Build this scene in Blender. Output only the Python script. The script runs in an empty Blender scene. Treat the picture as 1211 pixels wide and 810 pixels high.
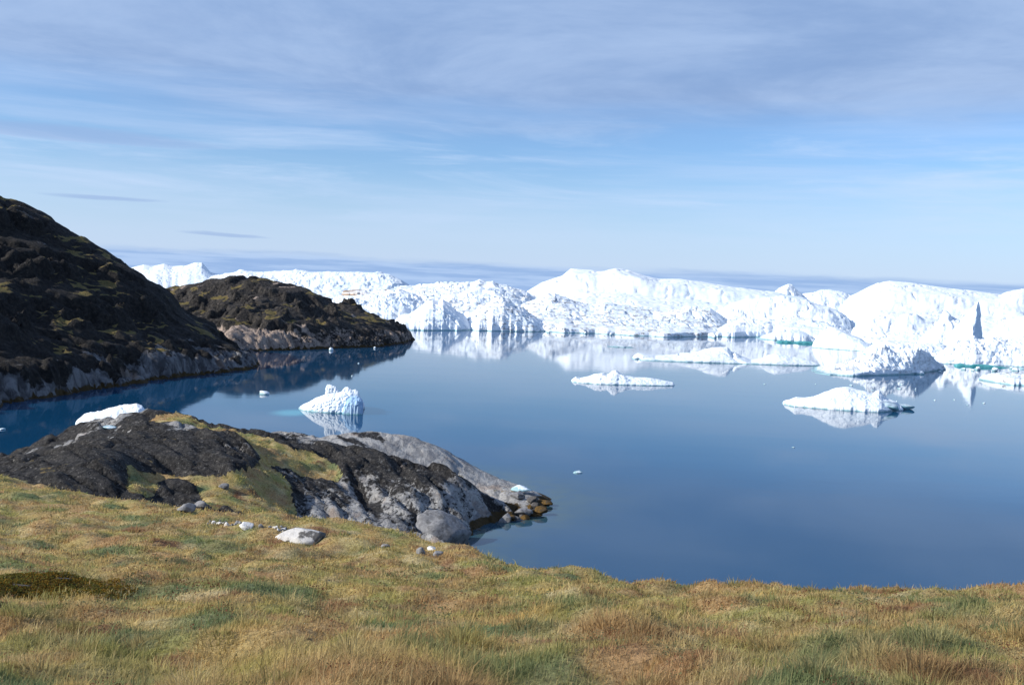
import bpy, math, random
import numpy as np
from mathutils import Matrix, Vector

random.seed(7)
S = bpy.context.scene
COL = S.collection

# ------------------------------------------------------------------ camera
FPX, CX, CY = 1150.0, 605.5, 405.0
TH, RO = math.atan(60 / FPX), math.radians(2.4)
EYE = np.array([0.0, 0.0, 25.0])
_F = np.array([0, math.cos(TH), -math.sin(TH)])
_u0 = np.array([0, math.sin(TH), math.cos(TH)])
_r0 = np.array([1.0, 0, 0])
_R = math.cos(RO) * _r0 + math.sin(RO) * _u0
_U = -math.sin(RO) * _r0 + math.cos(RO) * _u0


def ray(px, py):
    px, py = np.asarray(px, float), np.asarray(py, float)
    return _F * FPX + _R * (px - CX)[..., None] + _U * (CY - py)[..., None]


def at(px, py, d):
    """world point seen at photo pixel px,py whose ground distance (world y) is d"""
    r = ray(px, py)
    return EYE + r * (np.asarray(d, float) / r[..., 1])[..., None]


def sea_at(px, py, z=0.0):
    r = ray(px, py)
    return EYE + r * ((z - EYE[2]) / r[..., 2])[..., None]


def project(P):
    v = P - EYE
    f = v @ _F
    return CX + FPX * (v @ _R) / f, CY - FPX * (v @ _U) / f


cam = bpy.data.cameras.new('camera')
cam.sensor_width = 36
cam.lens = 36 * FPX / 1211
cam.clip_start, cam.clip_end = 0.1, 60000
co = bpy.data.objects.new('camera', cam)
COL.objects.link(co)
M = Matrix(((_R[0], _U[0], -_F[0], EYE[0]), (_R[1], _U[1], -_F[1], EYE[1]), (_R[2], _U[2], -_F[2], EYE[2]), (0, 0, 0, 1)))
co.matrix_world = M
S.camera = co

# ------------------------------------------------------------------ noise
def _h(ix, iy, iz, seed):
    ix = ix.astype(np.uint32); iy = iy.astype(np.uint32); iz = iz.astype(np.uint32)
    h = ix * np.uint32(374761393) + iy * np.uint32(668265263) + iz * np.uint32(2147483647 // 3) + np.uint32((seed * 974711 + 12345) & 0xffffffff)
    h = (h ^ (h >> np.uint32(13))) * np.uint32(1274126177)
    h = (h ^ (h >> np.uint32(16))) * np.uint32(2246822519)
    return ((h ^ (h >> np.uint32(15))) & np.uint32(0xffffff)).astype(np.float64) / 0xffffff


def noise(x, y, z=None, seed=0):
    x = np.asarray(x, float); y = np.asarray(y, float)
    z = np.zeros_like(x) if z is None else np.asarray(z, float)
    fx, fy, fz = np.floor(x), np.floor(y), np.floor(z)
    ux, uy, uz = x - fx, y - fy, z - fz
    ix, iy, iz = fx.astype(np.int64), fy.astype(np.int64), fz.astype(np.int64)
    sx, sy, sz = [u * u * u * (u * (u * 6 - 15) + 10) for u in (ux, uy, uz)]
    out = 0
    for a in (0, 1):
        for b in (0, 1):
            for c in (0, 1):
                g = _h(ix + a, iy + b, iz + c, seed) * 2 * np.pi
                q = _h(ix + a, iy + b, iz + c, seed + 77) * 2 - 1
                r = np.sqrt(1 - q * q)
                d = (ux - a) * np.cos(g) * r + (uy - b) * np.sin(g) * r + (uz - c) * q
                out = out + d * (sx if a else 1 - sx) * (sy if b else 1 - sy) * (sz if c else 1 - sz)
    return out * 1.5


def fbm(x, y, z=None, o=4, seed=0, gain=.5, ridged=False):
    s, a, t = 0, 1.0, 0.0
    z = np.zeros_like(np.asarray(x, float)) if z is None else z
    for i in range(o):
        k = 2.03 ** i
        n = noise(x * k + i * 17.3, y * k - i * 9.1, z * k + i * 4.7, seed + i)
        s = s + a * ((1 - 2 * np.abs(n)) if ridged else n)
        t += a
        a *= gain
    return s / t


def blocks(x, y, seed=0, tilt=.8):
    """tilted-facet cells: broken ice or jointed rock. returns height about -1..1, and edge distance"""
    fx, fy = np.floor(x), np.floor(y)
    d1 = np.full(x.shape, 9.0); d2 = np.full(x.shape, 9.0); val = np.zeros(x.shape)
    zz = np.zeros(x.shape, np.int64)
    for a in (-1, 0, 1):
        for b in (-1, 0, 1):
            ix, iy = (fx + a).astype(np.int64), (fy + b).astype(np.int64)
            cx = ix + _h(ix, iy, zz, seed); cy = iy + _h(ix, iy, zz, seed + 1)
            d = np.hypot(x - cx, y - cy)
            v = (_h(ix, iy, zz, seed + 2) * 2 - 1) + tilt * ((_h(ix, iy, zz, seed + 3) * 2 - 1) * (x - cx) + (_h(ix, iy, zz, seed + 4) * 2 - 1) * (y - cy)) * 2
            m = d < d1
            d2 = np.where(m, d1, np.minimum(d2, d))
            val = np.where(m, v, val)
            d1 = np.where(m, d, d1)
    return val, d2 - d1


def sstep(a, b, x):
    t = np.clip((x - a) / (b - a), 0, 1)
    return t * t * (3 - 2 * t)


def tps(ctrl):
    P = np.array(ctrl, float)
    n = len(P)
    sc = 30.0
    X = P[:, :2] / sc
    r2 = ((X[:, None] - X[None]) ** 2).sum(-1)
    K = np.where(r2 > 0, r2 * np.log(r2 + 1e-12), 0) + np.eye(n) * 1e-3
    A = np.zeros((n + 3, n + 3))
    A[:n, :n] = K; A[:n, n] = 1; A[:n, n + 1:] = X
    A[n:, :n] = A[:n, n:].T
    w = np.linalg.solve(A, np.concatenate([P[:, 2], [0, 0, 0]]))

    def f(x, y):
        x = np.asarray(x, float) / sc; y = np.asarray(y, float) / sc
        o = w[n] + w[n + 1] * x + w[n + 2] * y
        for i in range(n):
            q = (x - X[i, 0]) ** 2 + (y - X[i, 1]) ** 2
            o = o + w[i] * q * np.log(q + 1e-12)
        return o
    return f


def inpoly(px, py, poly):
    r = np.zeros(np.shape(px), bool)
    n = len(poly)
    for i in range(n):
        x1, y1 = poly[i]; x2, y2 = poly[(i + 1) % n]
        if y1 == y2:
            continue
        c = ((y1 > py) != (y2 > py)) & (px < (x2 - x1) * (py - y1) / (y2 - y1) + x1)
        r ^= c
    return r


# ------------------------------------------------------------------ mesh helpers
def link(name, me, mat, parent=None, loc=(0, 0, 0)):
    o = bpy.data.objects.new(name, me)
    if mat:
        me.materials.append(mat)
    COL.objects.link(o)
    o.location = loc
    if parent:
        o.parent = parent
    return o


def tag(o, label=None, cat=None, group=None, kind=None):
    if label: o['label'] = label
    if cat: o['category'] = cat
    if group: o['group'] = group
    if kind: o['kind'] = kind
    return o


def np_mesh(name, V, Q, attrs=None, smooth=True):
    me = bpy.data.meshes.new(name)
    V = np.ascontiguousarray(V, np.float32); Q = np.ascontiguousarray(Q, np.int32)
    k = Q.shape[1]
    me.vertices.add(len(V)); me.vertices.foreach_set('co', V.ravel())
    me.loops.add(Q.size); me.loops.foreach_set('vertex_index', Q.ravel())
    me.polygons.add(len(Q))
    me.polygons.foreach_set('loop_start', np.arange(0, Q.size, k, dtype=np.int32))
    me.polygons.foreach_set('loop_total', np.full(len(Q), k, np.int32))
    me.polygons.foreach_set('use_smooth', np.full(len(Q), smooth, bool))
    me.update(calc_edges=True)
    for n, a in (attrs or {}).items():
        a = np.asarray(a, np.float32)
        if a.ndim == 2:
            t = me.attributes.new(n, 'FLOAT_COLOR', 'POINT')
            c = np.ones((len(a), 4), np.float32); c[:, :3] = a
            t.data.foreach_set('color', c.ravel())
        else:
            t = me.attributes.new(n, 'FLOAT', 'POINT')
            t.data.foreach_set('value', a)
    me.validate()
    return me


def grid_quads(nu, nv):
    i = np.arange(nu * nv).reshape(nu, nv)
    return np.stack([i[:-1, :-1], i[1:, :-1], i[1:, 1:], i[:-1, 1:]], -1).reshape(-1, 4)


def compact(V, Q, attrs):
    used = np.unique(Q)
    m = np.full(len(V), -1); m[used] = np.arange(len(used))
    return V[used], m[Q], {k: a[used] for k, a in attrs.items()}


# ------------------------------------------------------------------ materials
class NT:
    def __init__(self, name):
        self.m = bpy.data.materials.new(name)
        self.m.use_nodes = True
        self.t = self.m.node_tree
        self.t.nodes.clear()
        self.out = self.t.nodes.new('ShaderNodeOutputMaterial')

    def n(self, typ, **kw):
        nd = self.t.nodes.new(typ)
        for k, v in kw.items():
            if isinstance(k, str) and hasattr(nd, k):
                setattr(nd, k, v)
        return nd

    def set(self, sock, v):
        if isinstance(v, bpy.types.NodeSocket):
            self.t.links.new(v, sock)
        else:
            if sock.type == 'RGBA' and len(v) == 3:
                v = (*v, 1)
            sock.default_value = v

    def noise(self, vec, scale, detail=5, rough=.6, dist=0.0):
        nd = self.n('ShaderNodeTexNoise')
        if vec is not None: self.set(nd.inputs['Vector'], vec)
        nd.inputs['Scale'].default_value = scale
        nd.inputs['Detail'].default_value = detail
        nd.inputs['Roughness'].default_value = rough
        nd.inputs['Distortion'].default_value = dist
        return nd.outputs['Fac']

    def math(self, op, a, b=0.0, c=0.0):
        nd = self.n('ShaderNodeMath', operation=op)
        for i, v in enumerate((a, b, c)):
            self.set(nd.inputs[i], v)
        return nd.outputs[0]

    def ss(self, x, a, b, lo=0.0, hi=1.0):
        nd = self.n('ShaderNodeMapRange', interpolation_type='SMOOTHSTEP')
        self.set(nd.inputs[0], x)
        for i, v in enumerate((a, b, lo, hi)):
            self.set(nd.inputs[i + 1], v)
        return nd.outputs[0]

    def mix(self, f, a, b):
        nd = self.n('ShaderNodeMix', data_type='RGBA')
        self.set(nd.inputs[0], f)
        self.set(nd.inputs[6], a); self.set(nd.inputs[7], b)
        return nd.outputs[2]

    def attr(self, name, col=False):
        nd = self.n('ShaderNodeAttribute', attribute_name=name)
        return nd.outputs['Color' if col else 'Fac']

    def coord(self, which='Object', scale=None):
        nd = self.n('ShaderNodeTexCoord')
        o = nd.outputs[which]
        if scale:
            mp = self.n('ShaderNodeMapping')
            self.set(mp.inputs[0], o); mp.inputs['Scale'].default_value = scale
            o = mp.outputs[0]
        return o

    def bump(self, h, strength, dist, base=None):
        nd = self.n('ShaderNodeBump')
        self.set(nd.inputs['Height'], h)
        nd.inputs['Strength'].default_value = strength
        nd.inputs['Distance'].default_value = dist
        if base is not None: self.set(nd.inputs['Normal'], base)
        return nd.outputs[0]

    def bsdf(self, color, rough=.8, normal=None, spec=.3, **kw):
        b = self.n('ShaderNodeBsdfPrincipled')
        self.set(b.inputs['Base Color'], color)
        self.set(b.inputs['Roughness'], rough)
        b.inputs['Specular IOR Level'].default_value = spec
        if normal is not None: self.set(b.inputs['Normal'], normal)
        for k, v in kw.items():
            self.set(b.inputs[k.replace('_', ' ')], v)
        self.t.links.new(b.outputs[0], self.out.inputs[0])
        return b


def m_rock(name, pale, pale2, grain=(.5, .35, 2.2), lichen=(.030, .028, .027), lichen2=(.075, .065, .05), sc=1.0, spec=.25, speckle=.5, pit=.5):
    n = NT(name)
    v = n.coord()
    bare = n.attr('bare'); turf = n.attr('turf'); wet = n.attr('wet')
    big = n.noise(v, .25 * sc, 6, .6)
    fine = n.noise(v, 2.2 * sc, 8, .7)
    strat = n.noise(n.coord('Object', tuple(g * sc for g in grain)), 1.0, 7, .65, .6)
    speck = n.noise(v, 3.0 * sc, 5, .8)
    c_p = n.mix(n.ss(strat, .38, .62), pale, pale2)
    c_p = n.mix(n.ss(fine, .52, .68, 0, pit), c_p, (.085, .08, .075))
    c_p = n.mix(n.ss(big, .56, .68, 0, .45), c_p, (.30, .20, .13))
    c_l = n.mix(n.ss(fine, .42, .62), lichen, lichen2)
    c_l = n.mix(n.ss(speck, .58, .64, 0, speckle), c_l, (.34, .32, .29))
    bl = n.math('ADD', bare, n.math('MULTIPLY', n.math('SUBTRACT', fine, .5), 1.5))
    bl = n.math('ADD', bl, n.math('MULTIPLY', n.math('SUBTRACT', big, .5), 1.2))
    c = n.mix(n.ss(bl, .36, .6), c_l, c_p)
    tf = n.math('ADD', turf, n.math('MULTIPLY', n.math('SUBTRACT', fine, .5), 1.2))
    c_t = n.mix(n.ss(fine, .35, .65), (.10, .085, .025), (.24, .16, .06))
    c_t = n.mix(n.ss(speck, .4, .7), c_t, (.10, .10, .03))
    c = n.mix(n.ss(tf, .42, .6), c, c_t)
    c_w = n.mix(fine, (.018, .014, .008), (.10, .06, .015))
    c = n.mix(n.ss(n.math('ADD', wet, n.math('MULTIPLY', n.math('SUBTRACT', fine, .5), .8)), .4, .6), c, c_w)
    b = n.bump(fine, .9, .35 / sc)
    b = n.bump(strat, .8, .6 / sc, b)
    b = n.bump(speck, .6, .08 / sc, b)
    n.bsdf(c, .85, b, spec)
    return n.m


def m_ice(name, dirt=0.0, blue=0.0, foot=.55, sc=1.0, white=(.80, .86, .91)):
    n = NT(name)
    v = n.coord()
    big = n.noise(v, .05 * sc, 5, .6)
    fine = n.noise(v, .55 * sc, 7, .65)
    crack = n.noise(n.coord('Object', (.12 * sc, .12 * sc, .9 * sc)), 1, 6, .7, 1.0)
    c = n.mix(n.ss(big, .42, .7, 0, .35 + blue), white, (.66, .80, .90))
    d = n.math('MULTIPLY', n.ss(crack, .50, .55), n.ss(fine, .47, .53))
    c = n.mix(n.math('MULTIPLY', d, dirt), c, (.13, .11, .10))
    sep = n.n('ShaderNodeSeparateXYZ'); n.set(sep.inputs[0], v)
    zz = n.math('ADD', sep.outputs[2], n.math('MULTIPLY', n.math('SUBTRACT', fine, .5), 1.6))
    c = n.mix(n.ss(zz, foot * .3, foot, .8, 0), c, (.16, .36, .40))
    b = n.bump(fine, .3, .4 / sc)
    b = n.bump(crack, .25, .3 / sc, b)
    n.bsdf(c, .6, b, .3)
    return n.m


# ------------------------------------------------------------------ foreground terrain
W = lambda px, py, d: tuple(at(px, py, d))
ctrl = [
    # near slope
    (-30, 2, 23.6), (0, 0, 23.4), (30, 2, 23.2), (-14, 9, 21.7), (14, 9, 21.1),
    W(0, 810, 10), W(300, 810, 9.5), W(600, 810, 9.2), W(900, 810, 9.2), W(1211, 810, 9.4),
    W(0, 740, 17), W(300, 740, 16), W(600, 745, 16.5), W(900, 740, 18), W(1211, 740, 18),
    W(0, 680, 27), W(200, 680, 27), W(420, 700, 26), W(650, 705, 27), W(900, 710, 27), W(1211, 710, 27),
    W(100, 630, 45), W(250, 650, 42), W(400, 665, 41), W(-150, 620, 45), W(-400, 620, 40), W(1400, 700, 34),
    # crest of the grass
    W(1400, 702, 42), W(1211, 699, 39), W(1050, 706, 38), W(950, 706, 38), W(880, 700, 37), W(800, 698, 40),
    W(700, 688, 43), W(600, 675, 50), W(530, 661, 57), W(450, 648, 62), W(380, 640, 65), W(300, 628, 67),
    W(220, 607, 67), W(120, 590, 68), W(0, 565, 70), W(-200, 545, 70), W(-500, 545, 70),
    # right shore, falls to the sea
    (26, 56, 1.5), (15, 56, 1.5), (5, 60, 1.2), (-1, 68, .4), (26, 64, -3), (15, 65, -3), (5, 70, -3), (0, 77, -3), (50, 58, 0), (50, 66, -4),
    (8, 100, -5), (30, 100, -7), (60, 100, -8), (20, 150, -8),
    # cove between slope and outcrop
    W(545, 655, 90), W(500, 655, 82), W(430, 648, 78), (1, 88, -2.2), (-2, 96, -1.8),
    # dip with pale stones
    W(290, 620, 75), W(340, 632, 78), W(240, 608, 78), W(200, 595, 79), W(150, 585, 78),
    # black domes on the left
    W(90, 583, 77), W(40, 577, 77), W(90, 555, 80), W(90, 530, 87), W(140, 545, 85), W(50, 545, 86), W(155, 575, 80),
    W(110, 530, 92), W(180, 572, 86), W(250, 563, 88), W(300, 556, 90), W(200, 535, 93), W(250, 540, 92),
    W(200, 507, 101), W(140, 512, 101), W(260, 520, 99), W(296, 545, 96),
    # crest of the outcrop
    W(-120, 545, 105), W(0, 549, 104), W(17, 541, 106), W(56, 519, 108), W(91, 503, 110), W(130, 496, 111), W(170, 487.5, 112), W(215, 491, 112), W(260, 503, 112),
    W(330, 511, 114), W(380, 519, 115), W(420, 514, 120), W(460, 515, 122), W(500, 522, 123), W(540, 540, 123), W(580, 561, 122), W(620, 577, 119), W(652, 592, 116),
    # grassy shoulder
    W(250, 512, 104), W(320, 530, 102), W(360, 545, 103), W(330, 560, 97), W(390, 560, 102), W(300, 580, 90), W(330, 600, 88), W(345, 612, 86),
    # second ridge and its face
    W(400, 531, 109), W(450, 541, 108), W(500, 556, 107), W(545, 568, 106), W(562, 590, 105), W(572, 615, 103.5),
    W(470, 546, 114), W(520, 556, 115), W(560, 578, 114), W(600, 598, 108.8), W(615, 590, 112.5), W(628, 604, 108.4), W(640, 600, 111), W(590, 622, 104),
    W(420, 585, 99), W(380, 590, 95), W(370, 620, 88), W(420, 625, 90), W(465, 620, 93), W(450, 645, 87), W(500, 600, 98), W(530, 590, 101),
    # back of the outcrop, under water
    (-62, 124, -1), (-48, 126, 0), (-35, 126, 0), (-22, 130, 0), (-12, 132, 0), (-3, 131, 0), (2, 126, -.6),
    (-62, 136, -5), (-35, 140, -5), (-5, 142, -5), (12, 122, -3), (10, 112, -3),
    (-110, 104, 3), (-95, 114, 0), (-80, 107, 2.5), (-80, 118, -1.5), (-110, 128, -4), (-80, 135, -6), (-110, 145, -8), (-110, 60, 13), (-110, 20, 19), (-110, 85, 9), (-70, 90, 8.5),
    (60, 5, 22), (60, 30, 16), (60, 48, 9),
]
F0 = tps(ctrl)
DX = .3
gx = np.arange(-110, 60.01, DX); gy = np.arange(3, 148, DX)
GX, GY = np.meshgrid(gx, gy, indexing='ij')
Z0 = F0(GX, GY)
PX, PY = project(np.stack([GX, GY, Z0], -1))
wob = 9 * fbm(GX / 2.5, GY / 2.5, o=3, seed=3)
wobx = 12 * fbm(GX / 3, GY / 3, o=3, seed=13)
# which part of this terrain is turf (everything else is bare or lichen-black rock)
edge = np.interp(PX, [-400, 0, 40, 90, 150, 185, 205, 220, 260, 300, 330, 390, 430, 470, 530, 600],
                 [545, 563, 575, 583, 582, 590, 604, 612, 618, 628, 640, 641, 645, 652, 661, 668])
turf = (PY > edge + wob * .5) & (GY < 76)
turf |= (GY < 64) & (Z0 > 3.0 + .2 * wob)
G = [[(152, 552), (170, 556), (215, 560), (255, 563), (300, 556), (312, 545), (330, 560), (345, 580), (352, 616), (300, 618), (262, 612), (232, 596), (222, 578), (196, 572), (176, 585), (150, 582)],
     [(176, 492), (215, 490), (255, 505), (300, 513), (340, 530), (385, 541), (408, 566), (395, 572), (352, 560), (322, 550), (312, 548), (296, 530), (280, 515), (246, 510), (226, 503), (190, 498)],
     [(300, 575), (335, 575), (352, 600), (350, 618), (300, 615)]]
for g in G:
    turf |= inpoly(PX + wobx * .6, PY + wob * .5, g) & (GY < 112.5) & (GY > 76) & (Z0 > 1.5)
turf &= ~(inpoly(PX + wobx * .4, PY + wob * .4, [(183, 568), (228, 566), (240, 590), (236, 602), (214, 606), (190, 590)]) & (GY > 77))
# shape: hummocks under the turf, ice-worn ribs and joints on the rock
tm = turf.astype(float)
for _ in range(3):
    tm[1:-1, 1:-1] = (tm[1:-1, 1:-1] * 2 + tm[:-2, 1:-1] + tm[2:, 1:-1] + tm[1:-1, :-2] + tm[1:-1, 2:]) / 6
hum = .7 * fbm(GX / 3.4, GY / 3.4, o=3, seed=21) + .42 * (np.abs(fbm(GX / 1.5 + .3 * fbm(GX, GY, seed=26), GY / 1.3, o=2, seed=25)) - .2)
hum += .5 * np.exp(-(((GX - at(880, 690, 37)[0]) / .9) ** 2 + ((GY - 37) / 1.0) ** 2))
hum += .3 * np.exp(-(((GX - at(560, 668, 50)[0]) / 1.6) ** 2 + ((GY - 50) / 1.0) ** 2))
hum += .3 * np.exp(-(((GX - at(725, 683, 42)[0]) / 1.4) ** 2 + ((GY - 42) / .8) ** 2))
hum -= .35 * np.exp(-(((GX - at(590, 748, 16.3)[0]) / .9) ** 2 + ((GY - 16.3) / .7) ** 2))
u = GX * .82 - GY * .57; w = GX * .57 + GY * .82       # along / across the rock's grain
bl, be = blocks(u / 5.5 + .35 * fbm(GX / 5, GY / 5, seed=8), w / 2.2, seed=31, tilt=.7)
bl2, be2 = blocks(u / 1.9, w / .9, seed=35, tilt=.8)
rk = .5 * (fbm(u / 8, w / 3, o=4, seed=41, ridged=True, gain=.42) - .35) + .34 * bl * np.clip(be * 4, 0, 1) + .06 * bl2 * np.clip(be2 * 4, 0, 1) + .1 * fbm(GX / .8, GY / .8, o=3, seed=44)
rk -= .4 * (1 - sstep(0, .1, be))
ribs = fbm((GX * .86 + GY * .5) / 2.3, (GY * .86 - GX * .5) / 14, o=4, seed=46, ridged=True, gain=.45) - .4
rk += .8 * ribs * sstep(-34, -27, GX) * sstep(111, 106, GY)
cl_ = [at(px, py, d) for px, py, d in ((395, 528, 113), (440, 538, 113.2), (470, 547, 113), (505, 557, 113), (545, 573, 112.5), (585, 592, 111), (610, 606, 109))]
cxs = np.array([c[0] for c in cl_]); cys = np.array([c[1] for c in cl_])
cd = GY - np.interp(GX, cxs, cys)
inx = sstep(cxs[0] - 3, cxs[0] + 3, GX) * sstep(cxs[-1] + 2, cxs[-1] - 2, GX)
rk += inx * (-1.1 * np.exp(-((cd + .2) / 1.3) ** 2) + .25 * np.exp(-((cd + 3.2) / 1.8) ** 2) + .9 * np.exp(-((cd - 6.5) / 3.5) ** 2))
fade = sstep(-1.5, 1.0, Z0) * .75 + .25
sm = 1 - .6 * sstep(109, 116, GY) * sstep(-30, -18, GX)   # the smooth whaleback at the back
ZT = Z0 + tm * hum + (1 - tm) * (rk * 1.15 * fade * sm - .1)
gxz = np.gradient(ZT, DX, axis=0); gyz = np.gradient(ZT, DX, axis=1)
slope = 1 / np.sqrt(1 + gxz ** 2 + gyz ** 2)

def ground_z(x, y):
    fx = np.clip((np.asarray(x, float) - gx[0]) / DX, 0, len(gx) - 1.001); fy = np.clip((np.asarray(y, float) - gy[0]) / DX, 0, len(gy) - 1.001)
    i, j = fx.astype(int), fy.astype(int); a, b = fx - i, fy - j
    return (ZT[i, j] * (1 - a) * (1 - b) + ZT[i + 1, j] * a * (1 - b) + ZT[i, j + 1] * (1 - a) * b + ZT[i + 1, j + 1] * a * b)


def turf_at(x, y):
    i = np.clip(np.round((x - gx[0]) / DX), 0, len(gx) - 1).astype(int); j = np.clip(np.round((y - gy[0]) / DX), 0, len(gy) - 1).astype(int)
    return tm[i, j]


def on_ground(px, py):
    """first hit of the pixel's ray with the terrain"""
    r = ray(px, py)
    ts = np.arange(6, 135, .1) / r[1]
    P = EYE + r[None] * ts[:, None]
    hit = np.nonzero(P[:, 2] < ground_z(P[:, 0], P[:, 1]))[0]
    k = hit[0] if len(hit) else len(ts) - 1
    p = P[k].copy(); p[2] = ground_z(p[0], p[1])
    return p


cove = fbm(GX / 2, GY / 2, o=3, seed=50)
bare = sstep(6.2, 3.4, ZT + 1.6 * cove)
bare = np.maximum(bare, sstep(109, 114, GY) * sstep(-34, -24, GX) * (.95 - .75 * sstep(.08, .26, fbm(u / 6, w / 2.2, o=4, seed=57))))
bare = np.where((GX < -40), sstep(2.5, .5, ZT + cove), bare)
bare = np.maximum(bare, .75 * sstep(.12, .0, np.abs(ZT - 8.6 + .4 * cove)) * (GX < -40) * (GY > 100))
bare = bare * (1 - .95 * inx * np.exp(-((cd + 2.6 + cove) / 2.4) ** 2) * sstep(2.2, 4, ZT))
bare = np.maximum(bare, .62 * sstep(.5, .8, fbm(GX / 6, GY / 6, o=3, seed=58) + .5) * (GY > 96))
face = sstep(-36, -30, GX) * sstep(111, 107, GY)
bare = bare * (1 - face * (.45 + .5 * sstep(.05, -.25, ribs + .3 * cove)))
wet = sstep(1.0, .3, ZT + .5 * cove)
turfm = tm * 1.0
turfm = np.maximum(turfm, .45 * sstep(.1, .35, fbm(GX / 4, GY / 4, o=3, seed=59)) * (slope > .9))

V = np.stack([GX, GY, ZT], -1).reshape(-1, 3)
Q = grid_quads(len(gx), len(gy))
qt = tm.reshape(-1)[Q].mean(1) > .5
keep = (V[:, 2][Q].max(1) > -1.6)
at_all = {'bare': bare.ravel(), 'wet': wet.ravel(), 'turf': turfm.ravel()}

# turf colours: patches of straw, russet, olive and blue-green sedge
PAL = np.array([(.54, .41, .165), (.49, .32, .155), (.38, .35, .12), (.19, .235, .11), (.60, .49, .26), (.31, .165, .09)])


def patch_colour(x, y, jit=0.0, rng=None):
    def pk(s, sd): return fbm(x / s + 5.5 * fbm(x / (s * 3), y / (s * 3), seed=sd + 9, o=2) * .15, y / s, o=3, seed=sd)
    wts = np.stack([.30 + 1.4 * pk(2.2, 61), .22 + 2.0 * pk(3.3, 64), .20 + 1.7 * pk(1.7, 67), .10 + 2.1 * pk(2.9, 70), .16 + 1.5 * pk(1.1, 73), .06 + 1.7 * pk(2.0, 76)], -1)
    for (px, py, d, sx, sy, k, a) in SPOTS:
        p = spot_at[(px, py)]
        g = a * np.exp(-(((x - p[0]) / sx) ** 2 + ((y - p[1]) / sy) ** 2))
        wts[..., k] += g
    if rng is not None:
        wts = wts + rng.normal(0, jit, wts.shape)
    wts = np.clip(wts, 0.005, 2) ** 2.9
    wts /= wts.sum(-1, keepdims=True)
    return wts @ PAL


SPOTS = [(600, 748, 16.3, 1.0, .9, 3, 1.1), (500, 765, 15, .8, .5, 3, .5), (860, 775, 13, 2.0, 1.3, 3, .45), (1130, 795, 11, 1.2, 1.0, 5, .8),
         (320, 655, 41, 2.2, 1.6, 3, .7), (900, 805, 9.5, .8, .6, 3, .4), (80, 770, 13.5, 1.0, .8, 2, .5), (230, 690, 25, 3, 2, 3, .3),
         (450, 700, 26, 1.5, 1.0, 2, .5), (300, 750, 15, 2, 1, 1, .4), (150, 610, 60, 6, 4, 1, .25), (230, 625, 55, 4, 3, 5, .3),
         (1000, 760, 15, 2, 1.5, 1, .3), (1150, 715, 26, 2, 1.5, 3, .35), (250, 600, 84, 7, 6, 2, .5), (190, 565, 84, 6, 5, 3, .5), (380, 555, 103, 4, 4, 3, .5)]


spot_at = {(q[0], q[1]): on_ground(q[0], q[1]) for q in SPOTS}


def m_turf():
    n = NT('turf_soil')
    v = n.coord()
    c = n.attr('tint', True)
    f = n.noise(v, 9, 6, .7)
    c = n.mix(n.ss(f, .35, .65), n.mix(.55, c, (.06, .04, .02)), c)
    n.bsdf(c, .95, n.bump(f, .8, .12), .1)
    return n.m


tint = patch_colour(GX, GY).reshape(-1, 3)
MOSS = on_ground(35, 692)


def moss_at(x, y):
    w = 1 + .9 * fbm(x / 1.3, y / 1.0, o=3, seed=97)
    return np.exp(-(((x - MOSS[0]) / 2.3) ** 2 + ((y - MOSS[1]) / 1.5) ** 2) ** 2 * np.clip(w, .2, 3) ** 4)

mossm = moss_at(GX, GY).ravel()
tint = tint * (1 - mossm[:, None]) + (np.array([.095, .065, .014]) + .04 * np.clip(fbm(GX / .5, GY / .3, seed=95).reshape(-1, 1), -.5, .5) * np.array([1, .9, .2])) * mossm[:, None]
v1, q1, a1 = compact(V, Q[qt & keep], {'tint': tint})
slope_o = link('tundra_slope', np_mesh('tundra_slope', v1, q1, a1), m_turf())
tag(slope_o, 'grassy hummocky tundra slope in the foreground', kind='structure')
v2, q2, a2 = compact(V, Q[~qt & keep], at_all)
MR = m_rock('outcrop_rock', (.44, .43, .41), (.22, .22, .225), (.9, .35, .9), lichen=(.015, .014, .014), lichen2=(.05, .047, .044), sc=1.1, pit=.32)
rock_o = link('rock_outcrop', np_mesh('rock_outcrop', v2, q2, a2), MR)
tag(rock_o, 'ice-worn rock outcrop running out into the water', kind='structure')


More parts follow.
